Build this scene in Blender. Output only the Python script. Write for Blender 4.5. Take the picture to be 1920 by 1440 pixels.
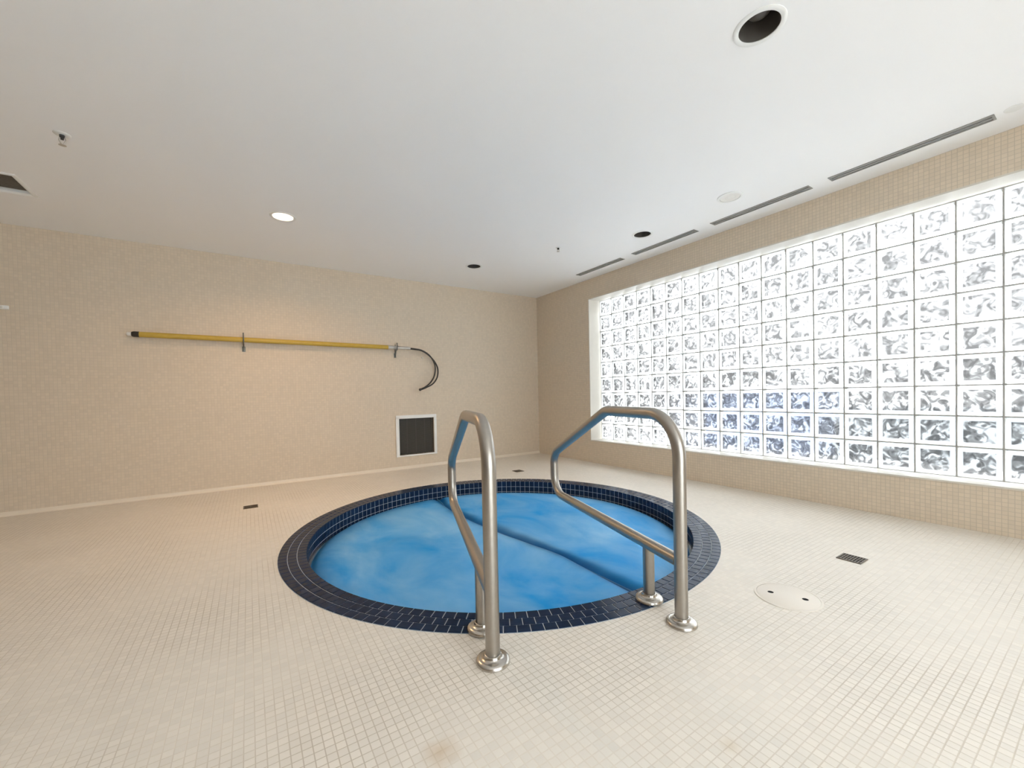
import bpy, bmesh, math, random
from mathutils import Vector, Matrix

random.seed(7)
for o in list(bpy.data.objects):
    bpy.data.objects.remove(o)
C = bpy.context.scene.collection
SC = bpy.context.scene
PI = math.pi

# ------------------------------------------------------------------ camera
F_PX, YAW, PITCH, ROLL = 760.508, 0.5764, -0.0160, -0.0210
CAM = Vector((-3.7113, -4.9688, 0.8904))
fw = Vector((math.sin(YAW) * math.cos(PITCH), math.cos(YAW) * math.cos(PITCH), math.sin(PITCH)))
r0 = Vector((math.cos(YAW), -math.sin(YAW), 0))
u0 = r0.cross(fw)
rt = math.cos(ROLL) * r0 + math.sin(ROLL) * u0
up = -math.sin(ROLL) * r0 + math.cos(ROLL) * u0
cam_data = bpy.data.cameras.new('camera')
cam_data.sensor_width = 36
cam_data.lens = F_PX * 36 / 1920
cam_data.shift_y = (753.18 - 720) / 1920
cam_data.clip_start = 0.05
cam = bpy.data.objects.new('camera', cam_data)
C.objects.link(cam)
M = Matrix((rt, up, -fw)).transposed().to_4x4()
M.translation = CAM
cam.matrix_world = M
SC.camera = cam

# ------------------------------------------------------------------ sky, exposure
world = bpy.data.worlds.new('overcast_sky')
SC.world = world
world.use_nodes = True
wn, wl = world.node_tree.nodes, world.node_tree.links
wn.clear()
w_out = wn.new('ShaderNodeOutputWorld')
w_bg = wn.new('ShaderNodeBackground')
w_tc = wn.new('ShaderNodeTexCoord')
w_sep = wn.new('ShaderNodeSeparateXYZ')
w_ramp = wn.new('ShaderNodeValToRGB')
wl.new(w_tc.outputs['Generated'], w_sep.inputs[0])
wl.new(w_sep.outputs['Z'], w_ramp.inputs[0])
wl.new(w_ramp.outputs[0], w_bg.inputs[0])
wl.new(w_bg.outputs[0], w_out.inputs[0])
w_ramp.color_ramp.elements[0].position = 0.0
w_ramp.color_ramp.elements[0].color = (0.47, 0.495, 0.52, 1)
w_ramp.color_ramp.elements[1].position = 0.75
w_ramp.color_ramp.elements[1].color = (0.84, 0.88, 0.92, 1)
SKY = 11.9
LAMP_POWER = 12.0
w_bg.inputs[1].default_value = SKY

SC.view_settings.view_transform = 'Standard'
SC.view_settings.look = 'None'
SC.view_settings.gamma = 1.0
SC.view_settings.use_curve_mapping = False
SC.view_settings.exposure = 0.0
SC.cycles.use_denoising = True
SC.cycles.use_adaptive_sampling = True
SC.cycles.adaptive_threshold = 0.025
SC.cycles.max_bounces = 14
SC.cycles.diffuse_bounces = 7
SC.cycles.glossy_bounces = 6
SC.cycles.transmission_bounces = 12
SC.cycles.transparent_max_bounces = 24
SC.cycles.sample_clamp_indirect = 8.0

# ------------------------------------------------------------------ measurements
H = 2.3575                 # ceiling
SILL, HEAD = 0.290, 2.100  # window opening
Y0 = -1.125                # window start (towards the corner)
NCOL, NROW, B = 20, 9, 0.2
Y1 = Y0 - NCOL * B
REC = 0.19                 # depth of the reveal
XW, YW = -10.5, -7.2        # far ends of the room
SPA = (-2.206, -2.490)
RO, RI = 1.398, 1.2537

# ------------------------------------------------------------------ materials
def new_mat(name):
    m = bpy.data.materials.new(name)
    m.use_nodes = True
    return m, m.node_tree.nodes, m.node_tree.links, m.node_tree.nodes['Principled BSDF']

def simple(name, col, rough=0.5, metal=0.0, noise=0.0, nscale=20.0, bump=0.0, coat=0.0):
    m, n, l, p = new_mat(name)
    p.inputs['Base Color'].default_value = (*col, 1)
    p.inputs['Roughness'].default_value = rough
    p.inputs['Metallic'].default_value = metal
    p.inputs['Coat Weight'].default_value = coat
    if noise or bump:
        tc = n.new('ShaderNodeTexCoord')
        nz = n.new('ShaderNodeTexNoise')
        nz.inputs['Scale'].default_value = nscale
        nz.inputs['Detail'].default_value = 4
        l.new(tc.outputs['Object'], nz.inputs['Vector'])
        if noise:
            mr = n.new('ShaderNodeMapRange')
            mr.inputs['To Min'].default_value = 1 - noise
            mr.inputs['To Max'].default_value = 1 + noise
            l.new(nz.outputs['Fac'], mr.inputs['Value'])
            mx = n.new('ShaderNodeVectorMath')
            mx.operation = 'SCALE'
            mx.inputs[0].default_value = col
            l.new(mr.outputs[0], mx.inputs['Scale'])
            l.new(mx.outputs[0], p.inputs['Base Color'])
        if bump:
            b = n.new('ShaderNodeBump')
            b.inputs['Strength'].default_value = bump
            b.inputs['Distance'].default_value = 0.002
            l.new(nz.outputs['Fac'], b.inputs['Height'])
            l.new(b.outputs[0], p.inputs['Normal'])
    return m

def math_node(n, l, op, a, b=None, c=None):
    k = n.new('ShaderNodeMath')
    k.operation = op
    for i, v in enumerate((a, b, c)):
        if v is None:
            continue
        if isinstance(v, (int, float)):
            k.inputs[i].default_value = v
        else:
            l.new(v, k.inputs[i])
    return k.outputs[0]

def mosaic(name, axes, tile, grout, pitch=0.0248, joint=0.075, rough=0.4, stains=(), grout2=None):
    """small square mosaic tiles laid on the two given world axes"""
    m, n, l, p = new_mat(name)
    tc = n.new('ShaderNodeTexCoord')
    sp = n.new('ShaderNodeSeparateXYZ')
    l.new(tc.outputs['Object'], sp.inputs[0])
    gm, cells = [], []
    for a in axes:
        s = math_node(n, l, 'DIVIDE', sp.outputs[a], pitch)
        f = math_node(n, l, 'FRACT', s)
        d = math_node(n, l, 'ABSOLUTE', math_node(n, l, 'SUBTRACT', f, 0.5))
        mr = n.new('ShaderNodeMapRange')
        mr.inputs['From Min'].default_value = 0.5 - joint
        mr.inputs['From Max'].default_value = 0.5 - joint * 0.4
        l.new(d, mr.inputs['Value'])
        gm.append(mr.outputs[0])
        cells.append(math_node(n, l, 'FLOOR', s))
    mask = math_node(n, l, 'MAXIMUM', gm[0], gm[1])
    cv = n.new('ShaderNodeCombineXYZ')
    l.new(cells[0], cv.inputs[0])
    l.new(cells[1], cv.inputs[1])
    wn_ = n.new('ShaderNodeTexWhiteNoise')
    wn_.noise_dimensions = '2D'
    l.new(cv.outputs[0], wn_.inputs['Vector'])
    var = n.new('ShaderNodeMapRange')
    var.inputs['To Min'].default_value = 0.955
    var.inputs['To Max'].default_value = 1.03
    l.new(wn_.outputs['Value'], var.inputs['Value'])
    tv = n.new('ShaderNodeVectorMath')
    tv.operation = 'SCALE'
    tv.inputs[0].default_value = tile
    l.new(var.outputs[0], tv.inputs['Scale'])
    # worn grout: darker in large patches
    nz = n.new('ShaderNodeTexNoise')
    nz.inputs['Scale'].default_value = 1.7
    nz.inputs['Detail'].default_value = 5
    l.new(tc.outputs['Object'], nz.inputs['Vector'])
    gr = n.new('ShaderNodeValToRGB')
    gr.color_ramp.elements[0].position = 0.40
    gr.color_ramp.elements[1].position = 0.62
    gr.color_ramp.elements[0].color = (*grout, 1)
    gr.color_ramp.elements[1].color = (*(grout2 or grout), 1)
    l.new(nz.outputs['Fac'], gr.inputs[0])
    mix = n.new('ShaderNodeMix')
    mix.data_type = 'RGBA'
    l.new(mask, mix.inputs['Factor'])
    l.new(tv.outputs[0], mix.inputs['A'])
    l.new(gr.outputs[0], mix.inputs['B'])
    col = mix.outputs['Result']
    for (sx, sy, sr, sc_) in stains:
        vd = n.new('ShaderNodeVectorMath')
        vd.operation = 'DISTANCE'
        l.new(tc.outputs['Object'], vd.inputs[0])
        vd.inputs[1].default_value = (sx, sy, 0)
        n2 = n.new('ShaderNodeTexNoise')
        n2.inputs['Scale'].default_value = 22
        l.new(tc.outputs['Object'], n2.inputs['Vector'])
        dd = math_node(n, l, 'ADD', vd.outputs['Value'], math_node(n, l, 'MULTIPLY', n2.outputs['Fac'], sr * 1.2))
        ms = n.new('ShaderNodeMapRange')
        ms.inputs['From Min'].default_value = sr * 1.7
        ms.inputs['From Max'].default_value = sr * 0.5
        ms.inputs['To Max'].default_value = 0.55
        l.new(dd, ms.inputs['Value'])
        mx = n.new('ShaderNodeMix')
        mx.data_type = 'RGBA'
        l.new(ms.outputs[0], mx.inputs['Factor'])
        l.new(col, mx.inputs['A'])
        mx.inputs['B'].default_value = (*sc_, 1)
        col = mx.outputs['Result']
    l.new(col, p.inputs['Base Color'])
    p.inputs['Specular IOR Level'].default_value = 0.25
    p.inputs['Roughness'].default_value = rough
    b = n.new('ShaderNodeBump')
    b.inputs['Strength'].default_value = 0.35
    b.inputs['Distance'].default_value = 0.0008
    b.invert = True
    l.new(mask, b.inputs['Height'])
    l.new(b.outputs[0], p.inputs['Normal'])
    return m

TILE_F = (0.775, 0.722, 0.648)
TILE_W = (0.685, 0.58, 0.455)
m_floor = mosaic('cream_mosaic_floor', (0, 1), TILE_F, (0.74, 0.675, 0.585), rough=0.45, joint=0.075,
                 grout2=(0.55, 0.485, 0.40),
                 stains=((-3.33, -4.02, 0.05, (0.52, 0.36, 0.20)), (-2.72, -4.42, 0.028, (0.55, 0.44, 0.30))))
m_wall_l = mosaic('beige_mosaic_wall', (0, 2), TILE_W, (0.62, 0.53, 0.42), rough=0.45)
m_wall_r = mosaic('beige_mosaic_window_wall', (1, 2), TILE_W, (0.55, 0.47, 0.37), rough=0.45, joint=0.08)
m_ceil = simple('white_ceiling_paint', (0.925, 0.925, 0.93), 0.75, noise=0.012, nscale=1.5)
m_base = simple('cove_tile', (0.78, 0.69, 0.57), 0.4, noise=0.03, nscale=40)
m_reveal = simple('pale_reveal_tile', (0.66, 0.62, 0.55), 0.45, noise=0.03, nscale=30)
m_grout_w, n_, l_, p_ = new_mat('glass_block_joint')
d_ = n_.new('ShaderNodeBsdfDiffuse')
d_.inputs[0].default_value = (0.38, 0.37, 0.35, 1)
t_ = n_.new('ShaderNodeBsdfTranslucent')
t_.inputs[0].default_value = (0.80, 0.78, 0.74, 1)
x_ = n_.new('ShaderNodeMixShader')
x_.inputs[0].default_value = 0.0
l_.new(d_.outputs[0], x_.inputs[1])
l_.new(t_.outputs[0], x_.inputs[2])
n_.remove(p_)
l_.new(x_.outputs[0], n_['Material Output'].inputs['Surface'])
m_steel = simple('brushed_stainless_steel', (0.42, 0.39, 0.35), 0.37, 1.0, noise=0.06, nscale=60)
m_flange = simple('polished_stainless_steel', (0.56, 0.53, 0.485), 0.25, 1.0)
m_navy = simple('navy_glazed_tile', (0.009, 0.022, 0.055), 0.2, noise=0.45, nscale=16)
m_navy.node_tree.nodes['Principled BSDF'].inputs['Specular IOR Level'].default_value = 0.13
m_navy_grout = simple('pale_tile_joint', (0.42, 0.46, 0.50), 0.7)
m_shell = simple('blue_plaster', (0.10, 0.32, 0.55), 0.5)
m_white = simple('white_enamel', (0.82, 0.82, 0.80), 0.4)
m_offwhite = simple('off_white_plastic', (0.78, 0.76, 0.72), 0.45)
m_lid = simple('cream_plastic', (0.765, 0.705, 0.625), 0.45)
m_dark = simple('dark_void', (0.012, 0.011, 0.010), 0.8)
m_can = simple('dark_reflector', (0.10, 0.09, 0.08), 0.4)
m_screen = simple('dark_grey_screen', (0.062, 0.056, 0.046), 0.6)
m_bronze = simple('dull_brown_metal', (0.20, 0.175, 0.145), 0.6)
m_yellow = simple('yellow_fibreglass', (0.51, 0.345, 0.05), 0.4, noise=0.10, nscale=25)
m_black = simple('black_rubber', (0.03, 0.027, 0.024), 0.5)
m_hook = simple('dark_coated_aluminium', (0.05, 0.045, 0.04), 0.4, 0.4)
m_alu = simple('pale_aluminium', (0.62, 0.60, 0.57), 0.35, 0.9)
m_bracket = simple('grey_bracket_metal', (0.16, 0.17, 0.16), 0.4, 0.6)
m_slot = simple('slot_grey', (0.30, 0.295, 0.28), 0.5)
m_slot_in = simple('slot_inside', (0.05, 0.05, 0.05), 0.8)
m_drain = simple('bronze_drain', (0.10, 0.075, 0.05), 0.4, 0.5, noise=0.2, nscale=50)
m_seam = simple('blue_vinyl_hinge', (0.005, 0.10, 0.26), 0.45)
m_ground = simple('pale_concrete_ground', (0.85, 0.85, 0.85), 0.8, noise=0.1, nscale=2)
m_blue_out = simple('blue_shape_paint', (0.05, 0.14, 0.36), 0.7)
m_teal_out = simple('slate_shape_paint', (0.06, 0.10, 0.13), 0.7)
m_far_out = simple('grey_far_shape_paint', (0.45, 0.45, 0.45), 0.8)

def lamp_mat(name, col, strength):
    m, n, l, p = new_mat(name)
    p.inputs['Emission Color'].default_value = (*col, 1)
    p.inputs['Emission Strength'].default_value = strength
    p.inputs['Base Color'].default_value = (0.8, 0.8, 0.8, 1)
    return m
m_lens = lamp_mat('warm_lamp_lens', (1.0, 0.82, 0.6), 4.0)

def cover_mat():
    m, n, l, p = new_mat('faded_blue_vinyl')
    tc = n.new('ShaderNodeTexCoord')
    mp = n.new('ShaderNodeMapping')
    mp.inputs['Rotation'].default_value = (0, 0, 0.4)
    mp.inputs['Scale'].default_value = (1.0, 0.62, 1.0)
    l.new(tc.outputs['Object'], mp.inputs[0])
    nz = n.new('ShaderNodeTexNoise')
    nz.inputs['Scale'].default_value = 2.4
    nz.inputs['Detail'].default_value = 5
    nz.inputs['Roughness'].default_value = 0.55
    nz.inputs['Distortion'].default_value = 0.6
    l.new(mp.outputs[0], nz.inputs['Vector'])
    cr = n.new('ShaderNodeValToRGB')
    cr.color_ramp.elements[0].position = 0.32
    cr.color_ramp.elements[0].color = (0.008, 0.30, 0.74, 1)
    cr.color_ramp.elements[1].position = 0.70
    cr.color_ramp.elements[1].color = (0.25, 0.54, 0.84, 1)
    l.new(nz.outputs['Fac'], cr.inputs[0])
    at = n.new('ShaderNodeAttribute')     # unfaded vinyl along the hems, plus shading painted at the far-left rim
    at.attribute_name = 'hem_shade'
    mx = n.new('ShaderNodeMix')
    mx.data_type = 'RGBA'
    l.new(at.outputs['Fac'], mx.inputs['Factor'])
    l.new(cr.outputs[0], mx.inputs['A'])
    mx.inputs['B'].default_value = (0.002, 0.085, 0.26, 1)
    l.new(mx.outputs['Result'], p.inputs['Base Color'])
    p.inputs['Roughness'].default_value = 0.5
    p.inputs['Specular IOR Level'].default_value = 0.1
    n2 = n.new('ShaderNodeTexNoise')
    n2.inputs['Scale'].default_value = 5
    n2.inputs['Detail'].default_value = 3
    l.new(tc.outputs['Object'], n2.inputs['Vector'])
    b = n.new('ShaderNodeBump')
    b.inputs['Strength'].default_value = 0.35
    b.inputs['Distance'].default_value = 0.02
    l.new(n2.outputs['Fac'], b.inputs['Height'])
    l.new(b.outputs[0], p.inputs['Normal'])
    return m
m_cover = cover_mat()

def water_mat():
    m, n, l, p = new_mat('spa_water')
    p.inputs['Base Color'].default_value = (0.25, 0.62, 0.85, 1)
    p.inputs['Roughness'].default_value = 0.03
    p.inputs['IOR'].default_value = 1.33
    p.inputs['Transmission Weight'].default_value = 0.8
    return m
m_water = water_mat()

def glass_front():
    """pressed wavy face of a glass block: clear rim, wavy centre"""
    m, n, l, p = new_mat('wavy_pressed_glass')
    n.remove(p)
    out = n['Material Output']
    tc = n.new('ShaderNodeTexCoord')
    uv = n.new('ShaderNodeSeparateXYZ')
    l.new(tc.outputs['UV'], uv.inputs[0])
    ax = math_node(n, l, 'ABSOLUTE', math_node(n, l, 'SUBTRACT', uv.outputs[0], 0.5))
    ay = math_node(n, l, 'ABSOLUTE', math_node(n, l, 'SUBTRACT', uv.outputs[1], 0.5))
    d = math_node(n, l, 'MAXIMUM', ax, ay)
    centre = n.new('ShaderNodeMapRange')
    centre.inputs['From Min'].default_value = 0.40
    centre.inputs['From Max'].default_value = 0.355
    l.new(d, centre.inputs['Value'])
    nz = n.new('ShaderNodeTexNoise')
    nz.inputs['Scale'].default_value = 17
    nz.inputs['Detail'].default_value = 1.5
    nz.inputs['Roughness'].default_value = 0.5
    nz.inputs['Distortion'].default_value = 1.5
    l.new(tc.outputs['Object'], nz.inputs['Vector'])
    cr = n.new('ShaderNodeValToRGB')
    e = cr.color_ramp.elements
    e[0].position = 0.36
    e[0].color = (0.085, 0.082, 0.080, 1)
    e[1].position = 0.64
    e[1].color = (0.50, 0.495, 0.49, 1)
    mid = e.new(0.50)
    mid.color = (0.17, 0.166, 0.162, 1)
    l.new(nz.outputs['Fac'], cr.inputs[0])
    colm = n.new('ShaderNodeMix')
    colm.data_type = 'RGBA'
    l.new(centre.outputs[0], colm.inputs['Factor'])
    colm.inputs['A'].default_value = (0.97, 0.97, 0.965, 1)
    l.new(cr.outputs[0], colm.inputs['B'])
    col = colm.outputs['Result']
    bh = math_node(n, l, 'MULTIPLY', nz.outputs['Fac'], centre.outputs[0])
    bp = n.new('ShaderNodeBump')
    bp.inputs['Strength'].default_value = 0.9
    bp.inputs['Distance'].default_value = 0.012
    l.new(bh, bp.inputs['Height'])
    tr = n.new('ShaderNodeBsdfTransparent')
    l.new(col, tr.inputs[0])
    rf = n.new('ShaderNodeBsdfRefraction')
    rf.inputs['IOR'].default_value = 1.25
    rf.inputs['Roughness'].default_value = 0.12
    l.new(col, rf.inputs[0])
    l.new(bp.outputs[0], rf.inputs['Normal'])
    tl = n.new('ShaderNodeBsdfTranslucent')
    l.new(col, tl.inputs[0])
    m1 = n.new('ShaderNodeMixShader')
    m1.inputs[0].default_value = 0.45
    l.new(tr.outputs[0], m1.inputs[1])
    l.new(rf.outputs[0], m1.inputs[2])
    m2 = n.new('ShaderNodeMixShader')
    m2.inputs[0].default_value = 0.4
    l.new(m1.outputs[0], m2.inputs[1])
    l.new(tl.outputs[0], m2.inputs[2])
    gl = n.new('ShaderNodeBsdfGlossy')
    gl.inputs['Roughness'].default_value = 0.08
    l.new(bp.outputs[0], gl.inputs['Normal'])
    fr = n.new('ShaderNodeFresnel')
    fr.inputs['IOR'].default_value = 1.4
    l.new(bp.outputs[0], fr.inputs['Normal'])
    m3 = n.new('ShaderNodeMixShader')
    l.new(math_node(n, l, 'MULTIPLY', fr.outputs[0], 0.8), m3.inputs[0])
    l.new(m2.outputs[0], m3.inputs[1])
    l.new(gl.outputs[0], m3.inputs[2])
    l.new(m3.outputs[0], out.inputs['Surface'])
    return m
m_glass = glass_front()

def glass_clear():
    m, n, l, p = new_mat('clear_block_glass')
    n.remove(p)
    out = n['Material Output']
    tr = n.new('ShaderNodeBsdfTransparent')
    tr.inputs[0].default_value = (0.95, 0.965, 0.96, 1)
    tl = n.new('ShaderNodeBsdfTranslucent')
    tl.inputs[0].default_value = (0.95, 0.95, 0.95, 1)
    mx = n.new('ShaderNodeMixShader')
    mx.inputs[0].default_value = 0.12
    l.new(tr.outputs[0], mx.inputs[1])
    l.new(tl.outputs[0], mx.inputs[2])
    l.new(mx.outputs[0], out.inputs['Surface'])
    return m
m_glass2 = glass_clear()

# ------------------------------------------------------------------ mesh helpers
def obj(name, bm, mats, parent=None, smooth=None):
    bmesh.ops.recalc_face_normals(bm, faces=bm.faces)
    me = bpy.data.meshes.new(name)
    bm.to_mesh(me)
    bm.free()
    for m in (mats if isinstance(mats, (list, tuple)) else [mats]):
        me.materials.append(m)
    if smooth is not None:
        me.polygons.foreach_set('use_smooth', [True] * len(me.polygons))
        me.set_sharp_from_angle(angle=smooth)
    o = bpy.data.objects.new(name, me)
    C.objects.link(o)
    if parent:
        o.parent = parent
    return o

def tag(o, label, cat, group=None):
    o['label'] = label
    o['category'] = cat
    if group:
        o['group'] = group
    return o

def thing(name, label, cat, loc=(0, 0, 0), rotz=0.0, group=None):
    o = bpy.data.objects.new(name, None)
    o.empty_display_size = 0.1
    C.objects.link(o)
    o.location = loc
    o.rotation_euler = (0, 0, rotz)
    return tag(o, label, cat, group)

def struct(o):
    o['kind'] = 'structure'
    return o

def add_box(bm, x0, x1, y0, y1, z0, z1, bevel=0.0, mi=0):
    g = bmesh.ops.create_cube(bm, size=1)
    vs = g['verts']
    for v in vs:
        v.co = Vector(((x0 + x1) / 2 + v.co.x * (x1 - x0), (y0 + y1) / 2 + v.co.y * (y1 - y0), (z0 + z1) / 2 + v.co.z * (z1 - z0)))
    fs = list({f for v in vs for f in v.link_faces})
    for f in fs:
        f.material_index = mi
    if bevel:
        es = list({e for v in vs for e in v.link_edges})
        bmesh.ops.bevel(bm, geom=es, offset=bevel, segments=2, affect='EDGES', profile=0.5)
    return fs

def add_lathe(bm, prof, c=(0, 0, 0), seg=48, close=False):
    """profile of (radius, z) turned about the vertical through c"""
    rings = []
    for (r, z) in prof:
        if r < 1e-6:
            rings.append([bm.verts.new((c[0], c[1], c[2] + z))])
        else:
            rings.append([bm.verts.new((c[0] + r * math.cos(2 * PI * i / seg), c[1] + r * math.sin(2 * PI * i / seg), c[2] + z)) for i in range(seg)])
    pairs = list(zip(rings[:-1], rings[1:]))
    if close:
        pairs.append((rings[-1], rings[0]))
    for a, b in pairs:
        for i in range(seg):
            j = (i + 1) % seg
            if len(a) == 1 and len(b) == 1:
                continue
            if len(a) == 1:
                bm.faces.new((a[0], b[i], b[j]))
            elif len(b) == 1:
                bm.faces.new((a[i], a[j], b[0]))
            else:
                bm.faces.new((a[i], a[j], b[j], b[i]))

def fillet(poly, radii, n=10):
    """round the corners of a polyline"""
    out = [Vector(poly[0])]
    for i in range(1, len(poly) - 1):
        P, A, Bv = Vector(poly[i]), Vector(poly[i - 1]), Vector(poly[i + 1])
        u, v = (A - P).normalized(), (Bv - P).normalized()
        ang = u.angle(v)
        r = radii[i - 1]
        t = r / math.tan(ang / 2)
        p0, p1 = P + u * t, P + v * t
        cen = P + (u + v).normalized() * (r / math.sin(ang / 2))
        a0, a1 = p0 - cen, p1 - cen
        tot = a0.angle(a1)
        ax = a0.cross(a1).normalized()
        for k in range(n + 1):
            out.append(cen + Matrix.Rotation(tot * k / n, 3, ax) @ a0)
    out.append(Vector(poly[-1]))
    return out

def add_tube(bm, path, r, seg=16, caps=True):
    path = [Vector(p) for p in path]
    t0 = (path[1] - path[0]).normalized()
    n0 = t0.orthogonal().normalized()
    rings = []
    tprev = t0
    for i, p in enumerate(path):
        if i == 0:
            t = t0
        elif i == len(path) - 1:
            t = (path[-1] - path[-2]).normalized()
        else:
            t = ((path[i] - path[i - 1]).normalized() + (path[i + 1] - path[i]).normalized()).normalized()
        q = tprev.rotation_difference(t)
        n0 = (q @ n0).normalized()
        tprev = t
        b0 = t.cross(n0)
        rr = r[i] if isinstance(r, (list, tuple)) else r
        rings.append([bm.verts.new(p + rr * (math.cos(2 * PI * k / seg) * n0 + math.sin(2 * PI * k / seg) * b0)) for k in range(seg)])
    for a, b in zip(rings[:-1], rings[1:]):
        for k in range(seg):
            j = (k + 1) % seg
            bm.faces.new((a[k], a[j], b[j], b[k]))
    if caps:
        bm.faces.new(rings[0])
        bm.faces.new(list(reversed(rings[-1])))

def boolean_cut(o, cutters):
    """cut holes and keep only the resulting mesh"""
    cut_bm = bmesh.new()
    for fn in cutters:
        fn(cut_bm)
    bmesh.ops.recalc_face_normals(cut_bm, faces=cut_bm.faces)
    me = bpy.data.meshes.new('cut')
    cut_bm.to_mesh(me)
    cut_bm.free()
    co = bpy.data.objects.new('cut', me)
    C.objects.link(co)
    md = o.modifiers.new('holes', 'BOOLEAN')
    md.operation = 'DIFFERENCE'
    md.solver = 'EXACT'
    md.object = co
    bpy.context.view_layer.update()
    dg = bpy.context.evaluated_depsgraph_get()
    nm = bpy.data.meshes.new_from_object(o.evaluated_get(dg))
    o.modifiers.clear()
    old = o.data
    nm.name = o.name
    o.data = nm
    bpy.data.meshes.remove(old)
    bpy.data.objects.remove(co)
    bpy.data.meshes.remove(me)

def cyl(x, y, r, z0, z1, seg=40):
    def f(bm):
        add_lathe(bm, [(0, z0), (r, z0), (r, z1), (0, z1)], (x, y, 0), seg)
    return f

def boxf(*a):
    def f(bm):
        add_box(bm, *a)
    return f

# ------------------------------------------------------------------ positions of fixtures
LIT = (-3.440, -1.245)
UNLIT = [(-1.532, -0.885), (-0.605, -2.470), (-1.941, -4.137)]
VENT = (-5.085, -0.918, 0.34)
SLOTS = [(-1.205, -1.915), (-2.065, -2.785), (-2.935, -3.680), (-3.795, -4.548)]
SLOT_X, SLOT_W = -0.250, 0.078
GR = (-2.198, -1.666, 0.153, 0.668)        # grille on the wall: x0 x1 z0 z1

# ------------------------------------------------------------------ room shell
def floor_obj():
    bm = bmesh.new()
    n = 180
    inner, outer = [], []
    cx, cy = SPA
    for i in range(n):
        a = 2 * PI * i / n
        c, s = math.cos(a), math.sin(a)
        inner.append(bm.verts.new((cx + (RO - 0.004) * c, cy + (RO - 0.004) * s, 0)))
        ts = []
        if abs(c) > 1e-9:
            ts.append(((0.0 if c > 0 else XW) - cx) / c)
        if abs(s) > 1e-9:
            ts.append(((0.0 if s > 0 else YW) - cy) / s)
        t = min(x for x in ts if x > 0)
        outer.append(bm.verts.new((cx + t * c, cy + t * s, 0)))
    for i in range(n):
        j = (i + 1) % n
        bm.faces.new((inner[i], inner[j], outer[j], outer[i]))
    # the four corners missed by the fan
    for (X, Y) in ((0, 0), (XW, 0), (XW, YW), (0, YW)):
        best = None
        for i in range(n):
            j = (i + 1) % n
            p, q = outer[i].co, outer[j].co
            onx = lambda v: abs(v.x - X) < 1e-6
            ony = lambda v: abs(v.y - Y) < 1e-6
            if (onx(p) and ony(q) and not ony(p)) or (ony(p) and onx(q) and not onx(p)):
                best = (i, j)
        if best:
            v = bm.verts.new((X, Y, 0))
            bm.faces.new((outer[best[0]], v, outer[best[1]]))
    bmesh.ops.recalc_face_normals(bm, faces=bm.faces)
    # give the slab its thickness
    r = bmesh.ops.extrude_face_region(bm, geom=list(bm.faces))
    for v in [g for g in r['geom'] if isinstance(g, bmesh.types.BMVert)]:
        v.co.z -= 0.12
    return struct(obj('floor', bm, m_floor))
floor_obj()

bm = bmesh.new()
add_box(bm, XW - 0.2, 0.28, YW - 0.2, 0.25, H, H + 0.32)
ceiling = struct(obj('ceiling', bm, m_ceil))
cuts = [cyl(x, y, 0.076, H - 0.1, H + 0.13) for (x, y) in [LIT] + UNLIT]
cuts.append(boxf(VENT[0] - 0.145, VENT[0] + 0.145, VENT[1] - 0.145, VENT[1] + 0.145, H - 0.1, H + 0.14))
cuts += [boxf(SLOT_X - SLOT_W / 2 + 0.006, SLOT_X + SLOT_W / 2 - 0.006, b + 0.006, a - 0.006, H - 0.1, H + 0.09) for a, b in SLOTS]
boolean_cut(ceiling, cuts)

bm = bmesh.new()
add_box(bm, XW - 0.2, 0.0, 0, 0.25, -0.12, H)
wall_left = struct(obj('wall_left', bm, m_wall_l))
boolean_cut(wall_left, [boxf(GR[0] + 0.035, GR[1] - 0.035, -0.1, 0.10, GR[2] + 0.014, GR[3] - 0.035)])

LIN = 0.012
bm = bmesh.new()
add_box(bm, 0, 0.28, YW, 0.25, -0.12, H)
wall_right = struct(obj('wall_right', bm, m_wall_r))
boolean_cut(wall_right, [boxf(-0.1, 0.4, Y1 - LIN, Y0 + LIN, SILL - LIN, HEAD + LIN)])

bm = bmesh.new()
add_box(bm, XW - 0.2, XW, YW, 0, -0.12, H)
struct(obj('wall_side', bm, m_wall_r))
bm = bmesh.new()
add_box(bm, XW - 0.2, 0.28, YW - 0.2, YW, -0.12, H)
wall_back = struct(obj('wall_back', bm, m_wall_l))
BX0, BX1, BZ0, BZ1 = -4.4, -1.8, 0.10, 2.20
boolean_cut(wall_back, [boxf(BX0, BX1, YW - 0.4, YW + 0.1, BZ0, BZ1)])
# unseen window added behind the camera to supply fill daylight
bm = bmesh.new()
for k in range(5):
    xc = BX0 + (BX1 - BX0) * k / 4
    add_box(bm, max(xc - 0.03, BX0 + 0.001), min(xc + 0.03, BX1 - 0.001), YW - 0.13, YW - 0.07, BZ0 + 0.001, BZ1 - 0.001)
add_box(bm, BX0 + 0.001, BX1 - 0.001, YW - 0.129, YW - 0.071, BZ0 + 0.001, BZ0 + 0.05)
add_box(bm, BX0 + 0.001, BX1 - 0.001, YW - 0.129, YW - 0.071, BZ1 - 0.05, BZ1 - 0.001)
fill_win = struct(obj('window_fill_added', bm, m_white))
bm = bmesh.new()
add_box(bm, BX0 + 0.002, BX1 - 0.002, YW - 0.104, YW - 0.098, BZ0 + 0.002, BZ1 - 0.002)
obj('added_window_pane', bm, m_glass2, fill_win)

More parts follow.
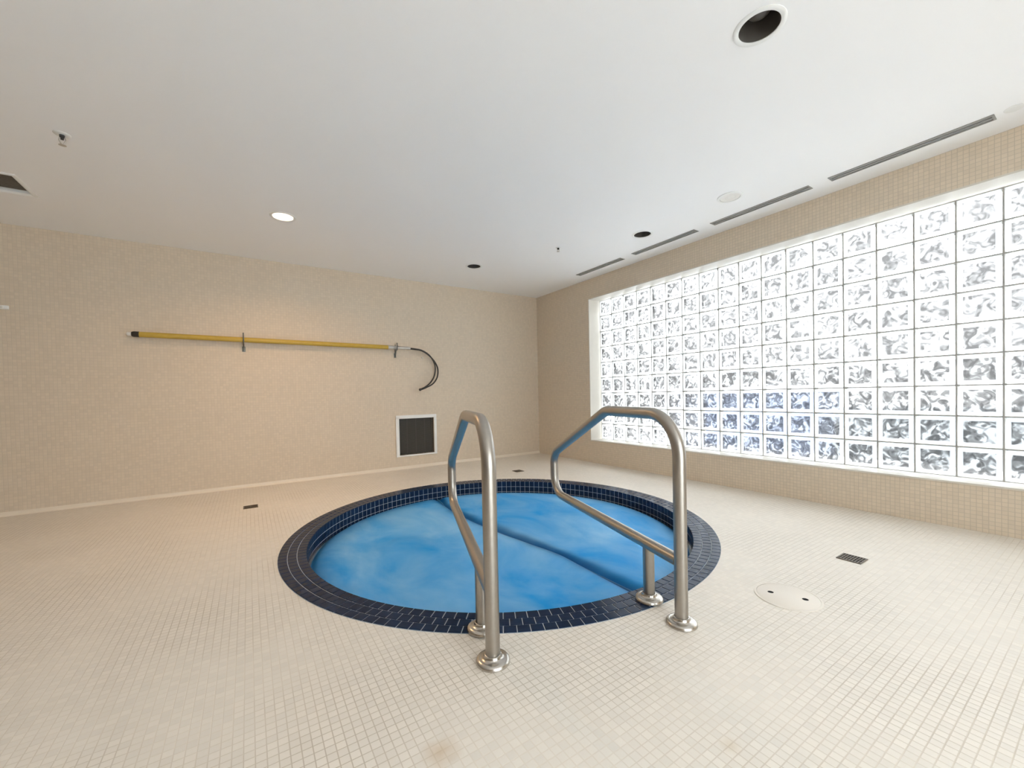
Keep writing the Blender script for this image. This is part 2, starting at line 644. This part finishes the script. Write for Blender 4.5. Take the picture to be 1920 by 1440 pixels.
# cove tile where the left wall meets the floor
bm = bmesh.new()
prof = [(0, 0), (-0.020, 0), (-0.016, 0.004), (-0.010, 0.012), (-0.007, 0.022), (-0.006, 0.030), (-0.003, 0.034), (0, 0.034)]
va = [bm.verts.new((XW, y, z)) for y, z in prof]
vb = [bm.verts.new((-0.001, y, z)) for y, z in prof]
for i in range(len(prof)):
    j = (i + 1) % len(prof)
    bm.faces.new((va[i], va[j], vb[j], vb[i]))
bm.faces.new(va)
bm.faces.new(list(reversed(vb)))
struct(obj('baseboard_left', bm, m_base, smooth=0.9))

# ------------------------------------------------------------------ glass-block window
win = bpy.data.objects.new('window_1', None)
C.objects.link(win)
struct(win)
win.location = (0, Y0, SILL)
bpy.context.view_layer.update()
WI = Matrix.Translation((0, -Y0, -SILL))
def wobj(name, bm, mats, smooth=None):
    o = obj(name, bm, mats, None, smooth)
    o.parent = win
    o.matrix_parent_inverse = WI
    return o
bm = bmesh.new()
e = 0.001
add_box(bm, -0.003, 0.28, Y1 - LIN + e, Y0 + LIN - e, HEAD, HEAD + LIN - e)
add_box(bm, -0.003, 0.28, Y1 - LIN + e, Y0 + LIN - e, SILL - LIN + e, SILL)
add_box(bm, -0.003, 0.28, Y0, Y0 + LIN - e, SILL, HEAD)
add_box(bm, -0.003, 0.28, Y1 - LIN + e, Y1, SILL, HEAD)
wobj('window_reveal', bm, m_reveal)

J = 0.0043
BZ = (HEAD - SILL) / NROW
bm = bmesh.new()
for k in range(NCOL + 1):
    y = Y0 - k * B
    add_box(bm, REC + 0.004, REC + 0.076, max(y - J, Y1), min(y + J, Y0), SILL, HEAD)
for k in range(NROW + 1):
    z = SILL + k * BZ
    add_box(bm, REC + 0.0045, REC + 0.0755, Y1, Y0, max(z - J, SILL), min(z + J, HEAD))
wobj('mortar_joints', bm, m_grout_w)

bm = bmesh.new()
uvl = bm.loops.layers.uv.new('UVMap')
def glass_block(ya, yb, za, zb):
    """ya > yb; the face towards the room is pillowed and carries the wave pattern"""
    ea, eb = 0.006, 0.003
    def ring(x, ins):
        return [bm.verts.new((x, ya - ins, za + ins)), bm.verts.new((x, yb + ins, za + ins)),
                bm.verts.new((x, yb + ins, zb - ins)), bm.verts.new((x, ya - ins, zb - ins))]
    rs = [ring(REC + 0.002, 0.020), ring(REC, 0.012), ring(REC + 0.001, 0.005), ring(REC + 0.006, 0.0012),
          ring(REC + 0.074, 0.0012), ring(REC + 0.080, ea)]
    fs = []
    def add(vs, mi):
        f = bm.faces.new(vs)
        f.material_index = mi
        fs.append(f)
        for lp in f.loops:
            lp[uvl].uv = ((ya - lp.vert.co.y) / (ya - yb), (lp.vert.co.z - za) / (zb - za))
    add(rs[0], 0)
    for q, (a, b) in enumerate(zip(rs[:-1], rs[1:])):
        for i in range(4):
            j = (i + 1) % 4
            add((a[i], a[j], b[j], b[i]), 0 if q < 2 else 1)
    add(list(reversed(rs[-1])), 1)
for k in range(NCOL):
    for r in range(NROW):
        glass_block(Y0 - k * B - J, Y0 - (k + 1) * B + J, SILL + r * BZ + J, SILL + (r + 1) * BZ - J)
wobj('glass_blocks', bm, [m_glass, m_glass2])

# ------------------------------------------------------------------ outside
bm = bmesh.new()
add_box(bm, 0.29, 30, -25, 25, -0.35, -0.10)
add_box(bm, -15, 0.289, -25, YW - 0.21, -0.35, -0.10)
struct(obj('ground_outside', bm, m_ground))
def outer_shape(name, x0, x1, y0, y1, z1, m):  # plain block standing in for an unidentified shape beyond the glass
    bm = bmesh.new()
    add_box(bm, x0, x1, y0, y1, -0.10, z1, 0.01)
    return struct(obj(name, bm, m))
outer_shape('blue_shape_outside', 3.5, 3.8, -2.55, -0.55, 0.84, m_blue_out)
outer_shape('slate_shape_outside', 3.5, 3.8, -5.2, -2.60, 0.62, m_teal_out)
outer_shape('grey_shape_far', 11.0, 11.3, -12, 16, 1.55, m_far_out)  # grey stand-in for far dark shapes, added for contrast in the glass

# ------------------------------------------------------------------ spa
spa = thing('spa_basin', 'round in-ground spa with navy mosaic coping set in the cream floor', 'spa', (SPA[0], SPA[1], 0))
def ring_tiles(n, rows):
    """rows: (inner radius, outer radius, z) lists; every tile a small pillow"""
    bm = bmesh.new()
    for ri, (ra, rb, z) in enumerate(rows):
        off = 0.5 * (ri % 2)
        for i in range(n):
            a0 = 2 * PI * (i + off) / n
            a1 = 2 * PI * (i + 1 + off) / n
            gap = 0.0017
            def pt(r, a, zz):
                return bm.verts.new((r * math.cos(a), r * math.sin(a), zz))
            def quad(ins, zz):
                return [pt(ra + ins, a0 + (gap + ins) / ra, zz), pt(rb - ins, a0 + (gap + ins) / rb, zz),
                        pt(rb - ins, a1 - (gap + ins) / rb, zz), pt(ra + ins, a1 - (gap + ins) / ra, zz)]
            q0, q1, q2 = quad(0, z - 0.004), quad(0, z - 0.0012), quad(0.0015, z)
            for a, b in ((q0, q1), (q1, q2)):
                for k in range(4):
                    j = (k + 1) % 4
                    bm.faces.new((a[k], a[j], b[j], b[k]))
            bm.faces.new(q2)
    return bm
W3 = (RO - RI) / 3
g = 0.0017
NT = 166
rows = [(RI + k * W3 + (g if k else 0.001), RI + (k + 1) * W3 - g, 0.004) for k in range(3)]
obj('coping_tiles', ring_tiles(NT, rows), m_navy, spa)
# upright tiles of the waterline, two rows and a third below
bm = bmesh.new()
for ri in range(4):
    z1 = 0.002 - ri * 0.050 - (0.001 if ri == 0 else g)
    z0 = 0.002 - (ri + 1) * 0.050 + g
    for i in range(NT):
        a0 = 2 * PI * i / NT + g / RI
        a1 = 2 * PI * (i + 1) / NT - g / RI
        da = 0.0015 / RI
        def P(r, a, z):
            return bm.verts.new((r * math.cos(a), r * math.sin(a), z))
        q0 = [P(RI + 0.006, a0, z0), P(RI + 0.006, a1, z0), P(RI + 0.006, a1, z1), P(RI + 0.006, a0, z1)]
        q1 = [P(RI + 0.0012, a0, z0), P(RI + 0.0012, a1, z0), P(RI + 0.0012, a1, z1), P(RI + 0.0012, a0, z1)]
        q2 = [P(RI, a0 + da, z0 + .0015), P(RI, a1 - da, z0 + .0015), P(RI, a1 - da, z1 - .0015), P(RI, a0 + da, z1 - .0015)]
        for a, b in ((q0, q1), (q1, q2)):
            for k in range(4):
                j = (k + 1) % 4
                bm.faces.new((a[k], a[j], b[j], b[k]))
        bm.faces.new(q2)
obj('waterline_tiles', bm, m_navy, spa)
bm = bmesh.new()
add_lathe(bm, [(RI + 0.002, 0.0015), (RO, 0.0015), (RO, -0.02), (RO + 0.03, -0.02), (RO + 0.03, -0.20), (RI + 0.03, -0.22), (RI + 0.002, -0.22)], (0, 0, 0), 166, True)
obj('tile_bed', bm, m_navy_grout, spa)
bm = bmesh.new()
add_lathe(bm, [(RI + 0.004, -0.205), (RI - 0.30, -0.45), (RI - 0.33, -0.95), (0, -1.0), (0, -1.1), (RI + 0.1, -1.1), (RI + 0.1, -0.221), (RI + 0.004, -0.221)], (0, 0, 0), 96)
obj('basin_shell', bm, m_shell, spa, smooth=0.6)

bm = bmesh.new()
add_lathe(bm, [(0, -0.122), (RI - 0.001, -0.122)], (0, 0, 0), 120)
water = obj('spa_water', bm, m_water)
water.location = (SPA[0], SPA[1], 0)
water['kind'] = 'stuff'
tag(water, 'blue spa water in the gap around the floating cover', 'water')

# floating cover: two half panels meeting at a sunken hinge
SEAM = [(1.30, 0.03), (1.13, 0.005), (0.95, -0.03), (0.70, -0.055), (0.40, -0.035), (0.05, 0.008), (-0.30, 0.045), (-0.60, 0.083), (-0.90, 0.090), (-1.30, 0.095)]
def seam_x(y):
    for (ya, xa), (yb, xb) in zip(SEAM[:-1], SEAM[1:]):
        if yb <= y <= ya:
            t = (ya - y) / (ya - yb)
            t = t * t * (3 - 2 * t) * 0.5 + t * 0.5
            return xa + (xb - xa) * t
    return SEAM[0][1] if y > 0 else SEAM[-1][1]
RC = RI - 0.016
cover = thing('spa_cover', 'faded blue floating cover folded across its middle, lying on the spa', 'spa cover', (SPA[0], SPA[1], 0))
def panel(side, mat):
    bm = bmesh.new()
    hem_shade = bm.verts.layers.float.new('hem_shade')
    NY, NX = 120, 46
    ys = [RC * math.sin(-PI / 2 + PI * (k + 0.25) / (NY + 0.5)) for k in range(NY + 1)]
    top, bot = [], []
    for y in ys:
        xe = side * math.sqrt(max(RC * RC - y * y, 0))
        xs = seam_x(y)
        rt_, rb_ = [], []
        for i in range(NX + 1):
            t = i / NX
            t = 0.5 - 0.5 * math.cos(PI * t)
            x = xs + (xe - xs) * t
            ds = abs(x - xs) * 1.0
            de = RC - math.hypot(x, y)
            z = -0.094
            z += 0.010 * (1 - (math.hypot(x, y) / RC) ** 2)
            sw = 0.026 + 0.012 * math.sin(5 * y + 1.0)
            z -= 0.026 * math.exp(-(ds / sw) ** 2)
            z -= 0.020 * math.exp(-(max(de, 0) / 0.022) ** 2)
            z += 0.003 * math.sin(3.1 * x + 2 * y) * math.sin(2.3 * y - x)
            v = bm.verts.new((x, y, z))
            wob = 0.35 * math.sin(9 * y) * math.sin(4 * y + 1) + 0.2 * math.sin(31 * y + 3 * x)
            v[hem_shade] = min(1.0, 0.95 * math.exp(-(ds / (0.052 + 0.020 * wob)) ** 2) + 0.85 * math.exp(-(max(de, 0) / (0.055 + 0.02 * wob + 0.09 * max(0, (y - 0.7 * x) / RC / 1.2) ** 2)) ** 1.5))
            rt_.append(v)
            w = bm.verts.new((x, y, -0.135 if de > 0.001 and ds > 0.001 else -0.128))
            w[hem_shade] = 1.0
            rb_.append(w)
        top.append(rt_)
        bot.append(rb_)
    for k in range(NY):
        for i in range(NX):
            bm.faces.new((top[k][i], top[k][i + 1], top[k + 1][i + 1], top[k + 1][i]))
            bm.faces.new((bot[k][i], bot[k + 1][i], bot[k + 1][i + 1], bot[k][i + 1]))
        for i in (0, NX):
            bm.faces.new((top[k][i], top[k + 1][i], bot[k + 1][i], bot[k][i]))
    for k in (0, NY):
        for i in range(NX):
            bm.faces.new((top[k][i], top[k][i + 1], bot[k][i + 1], bot[k][i]))
    return obj('cover_panel', bm, mat, cover, smooth=0.8)
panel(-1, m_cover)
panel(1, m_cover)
bm = bmesh.new()
pts = [Vector((seam_x(y), y, -0.119)) for y in [RC * 0.985 * (1 - 2 * k / 80) for k in range(81)]]
add_tube(bm, pts, 0.009, 10)
obj('hinge', bm, m_seam, cover, smooth=1.0)

# ------------------------------------------------------------------ handrails
RP = 0.0245
def handrail(label, base, direction):
    d = Vector(direction).normalized()
    ang = math.atan2(d.y, d.x)
    t = thing('handrail', label, 'handrail', (base[0], base[1], 0), ang, 'steel grab rails of the spa')
    poly = [(0, 0, 0.006), (0, 0, 0.802), (0.505, 0, 0.804), (1.132, 0, 0.512), (1.125, 0, 0.262), (0.0, 0, 0.240)]
    path = fillet(poly, [0.165, 0.13, 0.105, 0.115], 14)
    bm = bmesh.new()
    add_tube(bm, path[:-1] + [Vector((0.012, 0, 0.2402))], RP, 24)
    rail = obj('rail', bm, m_steel, t, smooth=0.9)
    bm = bmesh.new()
    add_tube(bm, [(0.192, 0, 0.006), (0.192, 0, 0.10), (0.192, 0, 0.238)], RP * 0.97, 24)
    post = obj('support_post', bm, m_steel, t, smooth=0.9)
    for x, z0, owner in ((0, 0, rail), (0.192, 0.004, post)):
        bm = bmesh.new()
        add_lathe(bm, [(RP + 0.001, 0.0), (0.056, 0.0), (0.058, 0.003), (0.057, 0.010), (0.052, 0.0155), (0.044, 0.017),
                       (0.034, 0.018), (0.030, 0.022), (0.0285, 0.030), (RP + 0.001, 0.031)], (x, 0, z0), 48)
        obj('flange', bm, m_flange, owner, smooth=0.7)
    return t
handrail('bent stainless steel grab rail at the right, window side of the spa', (-2.341, -4.021), (0.241, 0.970))
handrail('bent stainless steel grab rail at the left, below the yellow pole', (-3.048, -3.798), (0.312, 0.950))

# ------------------------------------------------------------------ wall: rescue pole, brackets, grille
PY = -0.062
pole = thing('rescue_pole', 'yellow reaching pole with a dark curved hook, hung on the beige wall', 'rescue pole', (-3.3, PY, 1.5))
def local(pts, o):
    return [Vector(p) - Vector(o) for p in pts]
PO = (-3.3, PY, 1.5)
ZL, ZR = 1.510, 1.498
def zp(x):
    return ZL + (ZR - ZL) * (x + 4.53) / (4.53 - 2.26)
bm = bmesh.new()
add_tube(bm, local([(-4.525, PY, zp(-4.525)), (-3.4, PY, zp(-3.4)), (-2.262, PY, zp(-2.262))], PO), 0.0245, 20)
obj('pole_shaft', bm, m_yellow, pole, smooth=0.8)
bm = bmesh.new()
add_tube(bm, local([(-4.572, PY, zp(-4.57)), (-4.560, PY, zp(-4.56)), (-4.52, PY, zp(-4.52))], PO), [0.020, 0.025, 0.0262], 20)
end_cap = obj('end_cap', bm, m_black, pole, smooth=0.8)
bm = bmesh.new()
add_tube(bm, local([(-4.606, PY, zp(-4.6)), (-4.598, PY, zp(-4.59)), (-4.571, PY, zp(-4.57))], PO), [0.009, 0.017, 0.018], 16)
obj('end_button', bm, m_white, end_cap, smooth=0.8)
bm = bmesh.new()
add_tube(bm, local([(-2.285, PY, zp(-2.285)), (-2.255, PY, zp(-2.255)), (-2.20, PY, zp(-2.2)), (-2.19, PY, zp(-2.19)), (-2.03, PY, zp(-2.03)), (-2.012, PY, zp(-2.01))], PO),
         [0.0262, 0.026, 0.022, 0.0195, 0.0195, 0.017], 20)
obj('ferrule', bm, m_alu, pole, smooth=0.8)
# the hook: two flat-bent rods that meet again at the tip
def catmull(ps, n=8):
    ps = [Vector(p) for p in ps]
    out = []
    for i in range(len(ps) - 1):
        p0 = ps[i - 1] if i else ps[0] * 2 - ps[1]
        p1, p2 = ps[i], ps[i + 1]
        p3 = ps[i + 2] if i + 2 < len(ps) else ps[-1] * 2 - ps[-2]
        for k in range(n):
            t = k / n
            out.append(0.5 * ((2 * p1) + (p2 - p0) * t + (2 * p0 - 5 * p1 + 4 * p2 - p3) * t * t + (3 * p1 - p0 - 3 * p2 + p3) * t ** 3))
    out.append(ps[-1])
    return out
z0 = zp(-2.0)
hk = [(-2.02, z0), (-1.955, z0 - 0.004), (-1.865, z0 - 0.020), (-1.775, z0 - 0.073), (-1.715, z0 - 0.155), (-1.694, z0 - 0.245),
      (-1.712, z0 - 0.345), (-1.762, z0 - 0.425), (-1.83, z0 - 0.480), (-1.895, z0 - 0.508)]
hk2 = [(-2.02, z0 - 0.004), (-1.955, z0 - 0.008), (-1.86, z0 - 0.021), (-1.765, z0 - 0.073), (-1.685, z0 - 0.155), (-1.645, z0 - 0.245),
       (-1.655, z0 - 0.350), (-1.715, z0 - 0.435), (-1.812, z0 - 0.486), (-1.892, z0 - 0.516)]
bm = bmesh.new()
for h_, dy in ((hk, -0.012), (hk2, 0.012)):
    n_ = len(h_)
    ps = [(x, PY + dy * (math.sin(PI * i / (n_ - 1)) * 1.6 if 0 < i < n_ - 1 else 0.5), z) for i, (x, z) in enumerate(h_)]
    add_tube(bm, local(catmull(ps), PO), 0.0088, 10)
hook = obj('hook', bm, m_hook, pole, smooth=1.0)
bm = bmesh.new()
bmesh.ops.create_uvsphere(bm, u_segments=14, v_segments=10, radius=0.017, matrix=Matrix.Translation(Vector((-1.895, PY, z0 - 0.512)) - Vector(PO)))
obj('hook_tip', bm, m_hook, hook, smooth=1.0)

def bracket(x, zt, zb, label):
    z = zp(x)
    t = thing('pole_bracket', label, 'bracket', (x, 0, z), 0, 'brackets holding the yellow pole')
    bm = bmesh.new()
    path = [(0, -0.004, zb + 0.020 - z), (0, -0.020, zb + 0.008 - z), (0, -0.055, -0.034), (0, PY - 0.034, -0.030), (0, PY - 0.040, 0.01), (0, PY - 0.036, zt - z)]
    add_tube(bm, fillet(path, [0.006, 0.02, 0.010, 0.02], 5), 0.0058, 10)
    # rear prong between the pole and the wall
    add_tube(bm, fillet([(0, -0.006, zb + 0.03 - z), (0, -0.014, 0.0), (0, -0.020, zt - 0.012 - z)], [0.02], 4), 0.0055, 10)
    obj('bracket_arm', bm, m_bracket, t, smooth=1.0)
    bm = bmesh.new()
    add_box(bm, -0.014, 0.014, -0.006, 0, zb - 0.004 - z, zb + 0.05 - z, 0.002)
    obj('wall_plate', bm, m_bracket, t, smooth=0.6)
bracket(-3.735, 1.572, 1.395, 'thin grey wall bracket under the middle of the yellow pole')
bracket(-2.184, 1.553, 1.385, 'thin grey wall bracket at the hook end of the yellow pole')

gr = thing('wall_grille', 'square dark return-air grille with white frame low on the beige wall', 'vent', ((GR[0] + GR[1]) / 2, 0, (GR[2] + GR[3]) / 2))
bm = bmesh.new()
hw, hh = (GR[1] - GR[0]) / 2, (GR[3] - GR[2]) / 2
ft, fb = 0.042, 0.020
add_box(bm, -hw, hw, -0.014, 0, hh - ft, hh, 0.002)
add_box(bm, -hw, hw, -0.014, 0, -hh, -hh + fb, 0.002)
add_box(bm, -hw, -hw + 0.042, -0.014, 0, -hh + fb, hh - ft, 0.002)
add_box(bm, hw - 0.036, hw, -0.014, 0, -hh + fb, hh - ft, 0.002)
obj('grille_frame', bm, m_white, gr, smooth=0.6)
bm = bmesh.new()
n_sl = 46
for k in range(n_sl):
    zc = -hh + fb + 0.004 + (2 * hh - ft - fb - 0.008) * (k + 0.5) / n_sl
    add_box(bm, -hw + 0.036, hw - 0.036, 0.016, 0.020, zc - 0.0032, zc + 0.0032)
for k in range(5):
    xc = -hw + 0.036 + (2 * hw - 0.072) * k / 4
    add_box(bm, max(xc - 0.004, -hw + 0.036), min(xc + 0.004, hw - 0.036), 0.020, 0.028, -hh + fb, hh - ft)
obj('grille_slats', bm, m_screen, gr)
bm = bmesh.new()
add_box(bm, -hw + 0.036, hw - 0.036, 0.090, 0.099, -hh + 0.015, hh - 0.036)
obj('duct_back', bm, m_dark, gr)

# small white sensor at the left end of the wall
t = thing('wall_sensor', 'tiny white sensor knob high on the wall, left of the pole', 'sensor', (-5.355, 0, 1.682))
bm = bmesh.new()
add_box(bm, -0.045, 0.045, -0.016, 0, -0.016, 0.016, 0.006)
obj('sensor_housing', bm, m_white, t, smooth=0.7)
bm = bmesh.new()
bmesh.ops.create_uvsphere(bm, u_segments=14, v_segments=8, radius=0.012, matrix=Matrix.Translation((0.01, -0.016, 0)))
obj('sensor_button', bm, m_offwhite, t, smooth=1.0)

bm = bmesh.new()
add_tube(bm, [(0, 0, 0), (0, -0.010, 0), (0, -0.014, 0)], [0.010, 0.010, 0.006], 14)
o = obj('wall_plug', bm, m_white, smooth=0.8)
o.location = (-1.835, 0, 1.392)
tag(o, 'tiny white screw plug in the wall inside the curve of the hook', 'wall plug')

# ------------------------------------------------------------------ ceiling fixtures
def downlight(x, y, label, lit):
    t = thing('downlight', label, 'downlight', (x, y, H), 0, 'recessed ceiling downlights')
    bm = bmesh.new()
    add_lathe(bm, [(0.0745, 0.0), (0.074, -0.003), (0.078, -0.005), (0.090, -0.0045), (0.095, -0.002), (0.095, 0.0)], (0, 0, 0), 48, True)
    obj('trim_ring', bm, m_white, t, smooth=0.7)
    bm = bmesh.new()
    add_lathe(bm, [(0.0745, 0.001), (0.0745, 0.122), (0, 0.122), (0, 0.127), (0.0755, 0.127), (0.0755, 0.001)], (0, 0, 0), 40)
    obj('housing', bm, m_white if lit else m_can, t, smooth=0.7)
    bm = bmesh.new()
    if lit:
        add_lathe(bm, [(0, 0.003), (0.060, 0.004), (0.0735, 0.008), (0.0735, 0.016), (0, 0.016)], (0, 0, 0), 40)
        obj('lens', bm, m_lens, t, smooth=0.7)
        ld = bpy.data.lights.new('downlight_beam', 'AREA')
        ld.shape = 'DISK'
        ld.size = 0.10
        ld.energy = LAMP_POWER
        ld.color = (1.0, 0.61, 0.29)
        ld.spread = math.radians(150)
        lo = bpy.data.objects.new('downlight_beam', ld)
        C.objects.link(lo)
        lo.parent = t
        lo.location = (0, 0, 0.0005)
    else:
        add_lathe(bm, [(0, 0.040), (0.022, 0.041), (0.040, 0.055), (0.046, 0.085), (0.020, 0.115), (0, 0.119)], (0, 0, 0), 32)
        obj('bulb', bm, m_can, t, smooth=1.0)
    return t
downlight(*LIT, 'lit round downlight glowing in the ceiling above the yellow pole', True)
downlight(*UNLIT[0], 'unlit downlight in the ceiling toward the far corner of the room', False)
downlight(*UNLIT[1], 'unlit downlight beside the second slot vent from the corner', False)
downlight(*UNLIT[2], 'unlit downlight nearest the camera at the top edge of the ceiling', False)

for k, (a, b) in enumerate(SLOTS):
    lab = ('slot vent in the ceiling nearest the far corner, first of the row of four',
           'second slot vent from the far corner, beside the unlit downlight',
           'third slot vent from the far corner, beside the round white speaker',
           'fourth slot vent from the far corner, the one nearest the camera')[k]
    t = thing('slot_vent', lab, 'vent', (SLOT_X, (a + b) / 2, H), 0, 'slot vents along the window wall')
    L = (a - b) / 2
    w = SLOT_W / 2
    bm = bmesh.new()
    add_box(bm, -w, -w + 0.011, -L, L, -0.004, 0.0, 0.001)
    add_box(bm, w - 0.011, w, -L, L, -0.004, 0.0, 0.001)
    add_box(bm, -w + 0.011, w - 0.011, -L, -L + 0.011, -0.004, 0.0, 0.001)
    add_box(bm, -w + 0.011, w - 0.011, L - 0.011, L, -0.004, 0.0, 0.001)
    obj('vent_frame', bm, m_slot, t)
    bm = bmesh.new()
    for xc in (-0.014, 0.014):
        add_box(bm, xc - 0.009, xc + 0.009, -L + 0.008, L - 0.008, 0.0, 0.010, 0.002)
    obj('vent_vanes', bm, m_slot, t)
    bm = bmesh.new()
    add_box(bm, -w + 0.0075, w - 0.0075, -L + 0.0075, L - 0.0075, 0.080, 0.088)
    obj('vent_back', bm, m_slot_in, t)

# square diffuser at the left
t = thing('ceiling_diffuser', 'square white ceiling diffuser with dark opening at the left edge', 'vent', (VENT[0], VENT[1], H))
bm = bmesh.new()
s = VENT[2] / 2
def sq(bm, r, z):
    return [bm.verts.new((-r, -r, z)), bm.verts.new((r, -r, z)), bm.verts.new((r, r, z)), bm.verts.new((-r, r, z))]
rs = [sq(bm, s, 0), sq(bm, s, -0.006), sq(bm, s - 0.012, -0.010), sq(bm, s - 0.026, 0.0), sq(bm, s - 0.026, 0.02)]
for a, b in zip(rs[:-1], rs[1:]):
    for i in range(4):
        j = (i + 1) % 4
        bm.faces.new((a[i], a[j], b[j], b[i]))
obj('diffuser_frame', bm, m_white, t)
bm = bmesh.new()
for k in range(9):
    yc = -0.12 + 0.03 * k
    fs = add_box(bm, -0.142, 0.142, yc - 0.0015, yc + 0.0015, 0.012, 0.034)
obj('diffuser_slats', bm, m_bronze, t)
bm = bmesh.new()
add_box(bm, -0.143, 0.143, -0.143, 0.143, 0.06, 0.07)
obj('diffuser_back', bm, m_bronze, t)

# round speaker
t = thing('ceiling_speaker', 'round white speaker grille flush in the ceiling beside the third slot vent', 'speaker', (-0.612, -3.290, H))
bm = bmesh.new()
add_lathe(bm, [(0.070, 0), (0.070, -0.006), (0.083, -0.006), (0.088, -0.003), (0.088, 0)], (0, 0, 0), 48, True)
obj('speaker_rim', bm, m_white, t, smooth=0.6)
bm = bmesh.new()
add_lathe(bm, [(0, -0.001), (0, -0.007), (0.03, -0.0065), (0.034, -0.0045), (0.038, -0.0063), (0.068, -0.0045), (0.0695, -0.001)], (0, 0, 0), 48)
obj('speaker_mesh', bm, m_offwhite, t, smooth=0.6)

def sprinkler(x, y, label, drop, rad):
    t = thing('sprinkler', label, 'sprinkler', (x, y, H), 0, 'fire sprinklers in the ceiling')
    bm = bmesh.new()
    add_lathe(bm, [(0, -0.001), (0, -0.006), (rad * 0.5, -0.006), (rad * 0.9, -0.003), (rad, 0)], (0, 0, 0), 32)
    obj('escutcheon', bm, m_white, t, smooth=0.7)
    bm = bmesh.new()
    add_lathe(bm, [(0, -0.005), (0.011, -0.005), (0.011, -0.018), (0.0065, -0.02), (0.0065, -drop * 0.5), (0, -drop * 0.5)], (0, 0, 0), 20)
    obj('sprinkler_body', bm, m_black, t, smooth=0.7)
    bm = bmesh.new()
    for sx in (-1, 1):
        add_tube(bm, fillet([(sx * 0.009, 0, -0.016), (sx * 0.014, 0, -drop * 0.55), (sx * 0.002, 0, -drop + 0.002)], [0.01], 4), 0.0026, 8)
    obj('frame_arms', bm, m_alu, t, smooth=0.9)
    bm = bmesh.new()
    add_lathe(bm, [(0, -drop + 0.003), (0.015, -drop + 0.001), (0.016, -drop), (0.004, -drop - 0.003), (0, -drop - 0.003)], (0, 0, 0), 24)
    obj('deflector', bm, m_alu, t, smooth=0.7)
sprinkler(-4.520, -1.790, 'pendent fire sprinkler in the ceiling at the left, above the square diffuser', 0.060, 0.036)
sprinkler(-1.072, -1.815, 'small fire sprinkler in the middle of the ceiling near the corner slot vent', 0.040, 0.026)
t = tag(obj('sprinkler_cover', (lambda b: (add_lathe(b, [(0, 0), (0, -0.004), (0.025, -0.005), (0.036, -0.003), (0.038, 0)], (0, 0, 0), 36), b)[1])(bmesh.new()), m_white, smooth=0.7),
        'round white cover disc in the ceiling past the nearest slot vent', 'sprinkler')
t.location = (-0.262, -4.615, H)

# ------------------------------------------------------------------ floor fittings
def drain(x, y, label):
    t = thing('floor_drain', label, 'drain', (x, y, 0), 0, 'square floor drains')
    s = 0.052
    bm = bmesh.new()
    for (a, b, c, d) in ((-s, s, s - 0.008, s), (-s, s, -s, -s + 0.008), (-s, -s + 0.008, -s + 0.008, s - 0.008), (s - 0.008, s, -s + 0.008, s - 0.008)):
        add_box(bm, a, b, c, d, 0.0, 0.004, 0.001)
    obj('drain_frame', bm, m_drain, t)
    bm = bmesh.new()
    for k in range(7):
        yc = -0.036 + 0.012 * k
        add_box(bm, -s + 0.008, s - 0.008, yc - 0.0028, yc + 0.0028, 0.001, 0.0035)
    add_box(bm, -0.003, 0.003, -s + 0.008, s - 0.008, 0.001, 0.0035)
    obj('drain_bars', bm, m_drain, t)
    bm = bmesh.new()
    add_box(bm, -s + 0.006, s - 0.006, -s + 0.006, s - 0.006, 0.0, 0.0009)
    obj('drain_pan', bm, m_dark, t)
drain(-3.717, -0.925, 'square dark floor drain near the wall under the yellow pole')
drain(-1.082, -1.025, 'square dark floor drain behind the spa near the far corner')
drain(-1.094, -4.163, 'square dark floor drain on the floor below the glass block window')

t = thing('skimmer_lid', 'round white skimmer lid with two finger holes in the floor', 'lid', (-1.790, -4.155, 0))
RL = 0.115
bm = bmesh.new()
add_lathe(bm, [(0, 0.0), (RL, 0.0), (RL, 0.003), (RL - 0.004, 0.005), (0, 0.0055)], (0, 0, 0), 56)
lid = obj('lid_plate', bm, m_lid, t, smooth=0.7)
boolean_cut(lid, [cyl(-1.815, -4.098, 0.012, 0.0015, 0.05, 20), cyl(-1.767, -4.212, 0.012, 0.0015, 0.05, 20)])
for hx, hy in ((-0.025, 0.057), (0.023, -0.057)):
    bm = bmesh.new()
    add_lathe(bm, [(0, 0.0016), (0.0118, 0.0016), (0.0118, 0.0045), (0.0105, 0.0045), (0.0105, 0.0022), (0, 0.0022)], (hx, hy, 0), 20)
    obj('finger_hole', bm, m_dark, t)
bm = bmesh.new()
add_lathe(bm, [(RL + 0.001, 0), (RL + 0.001, 0.004), (RL + 0.009, 0.003), (RL + 0.010, 0)], (0, 0, 0), 56, True)
obj('lid_rim', bm, m_lid, t, smooth=0.7)
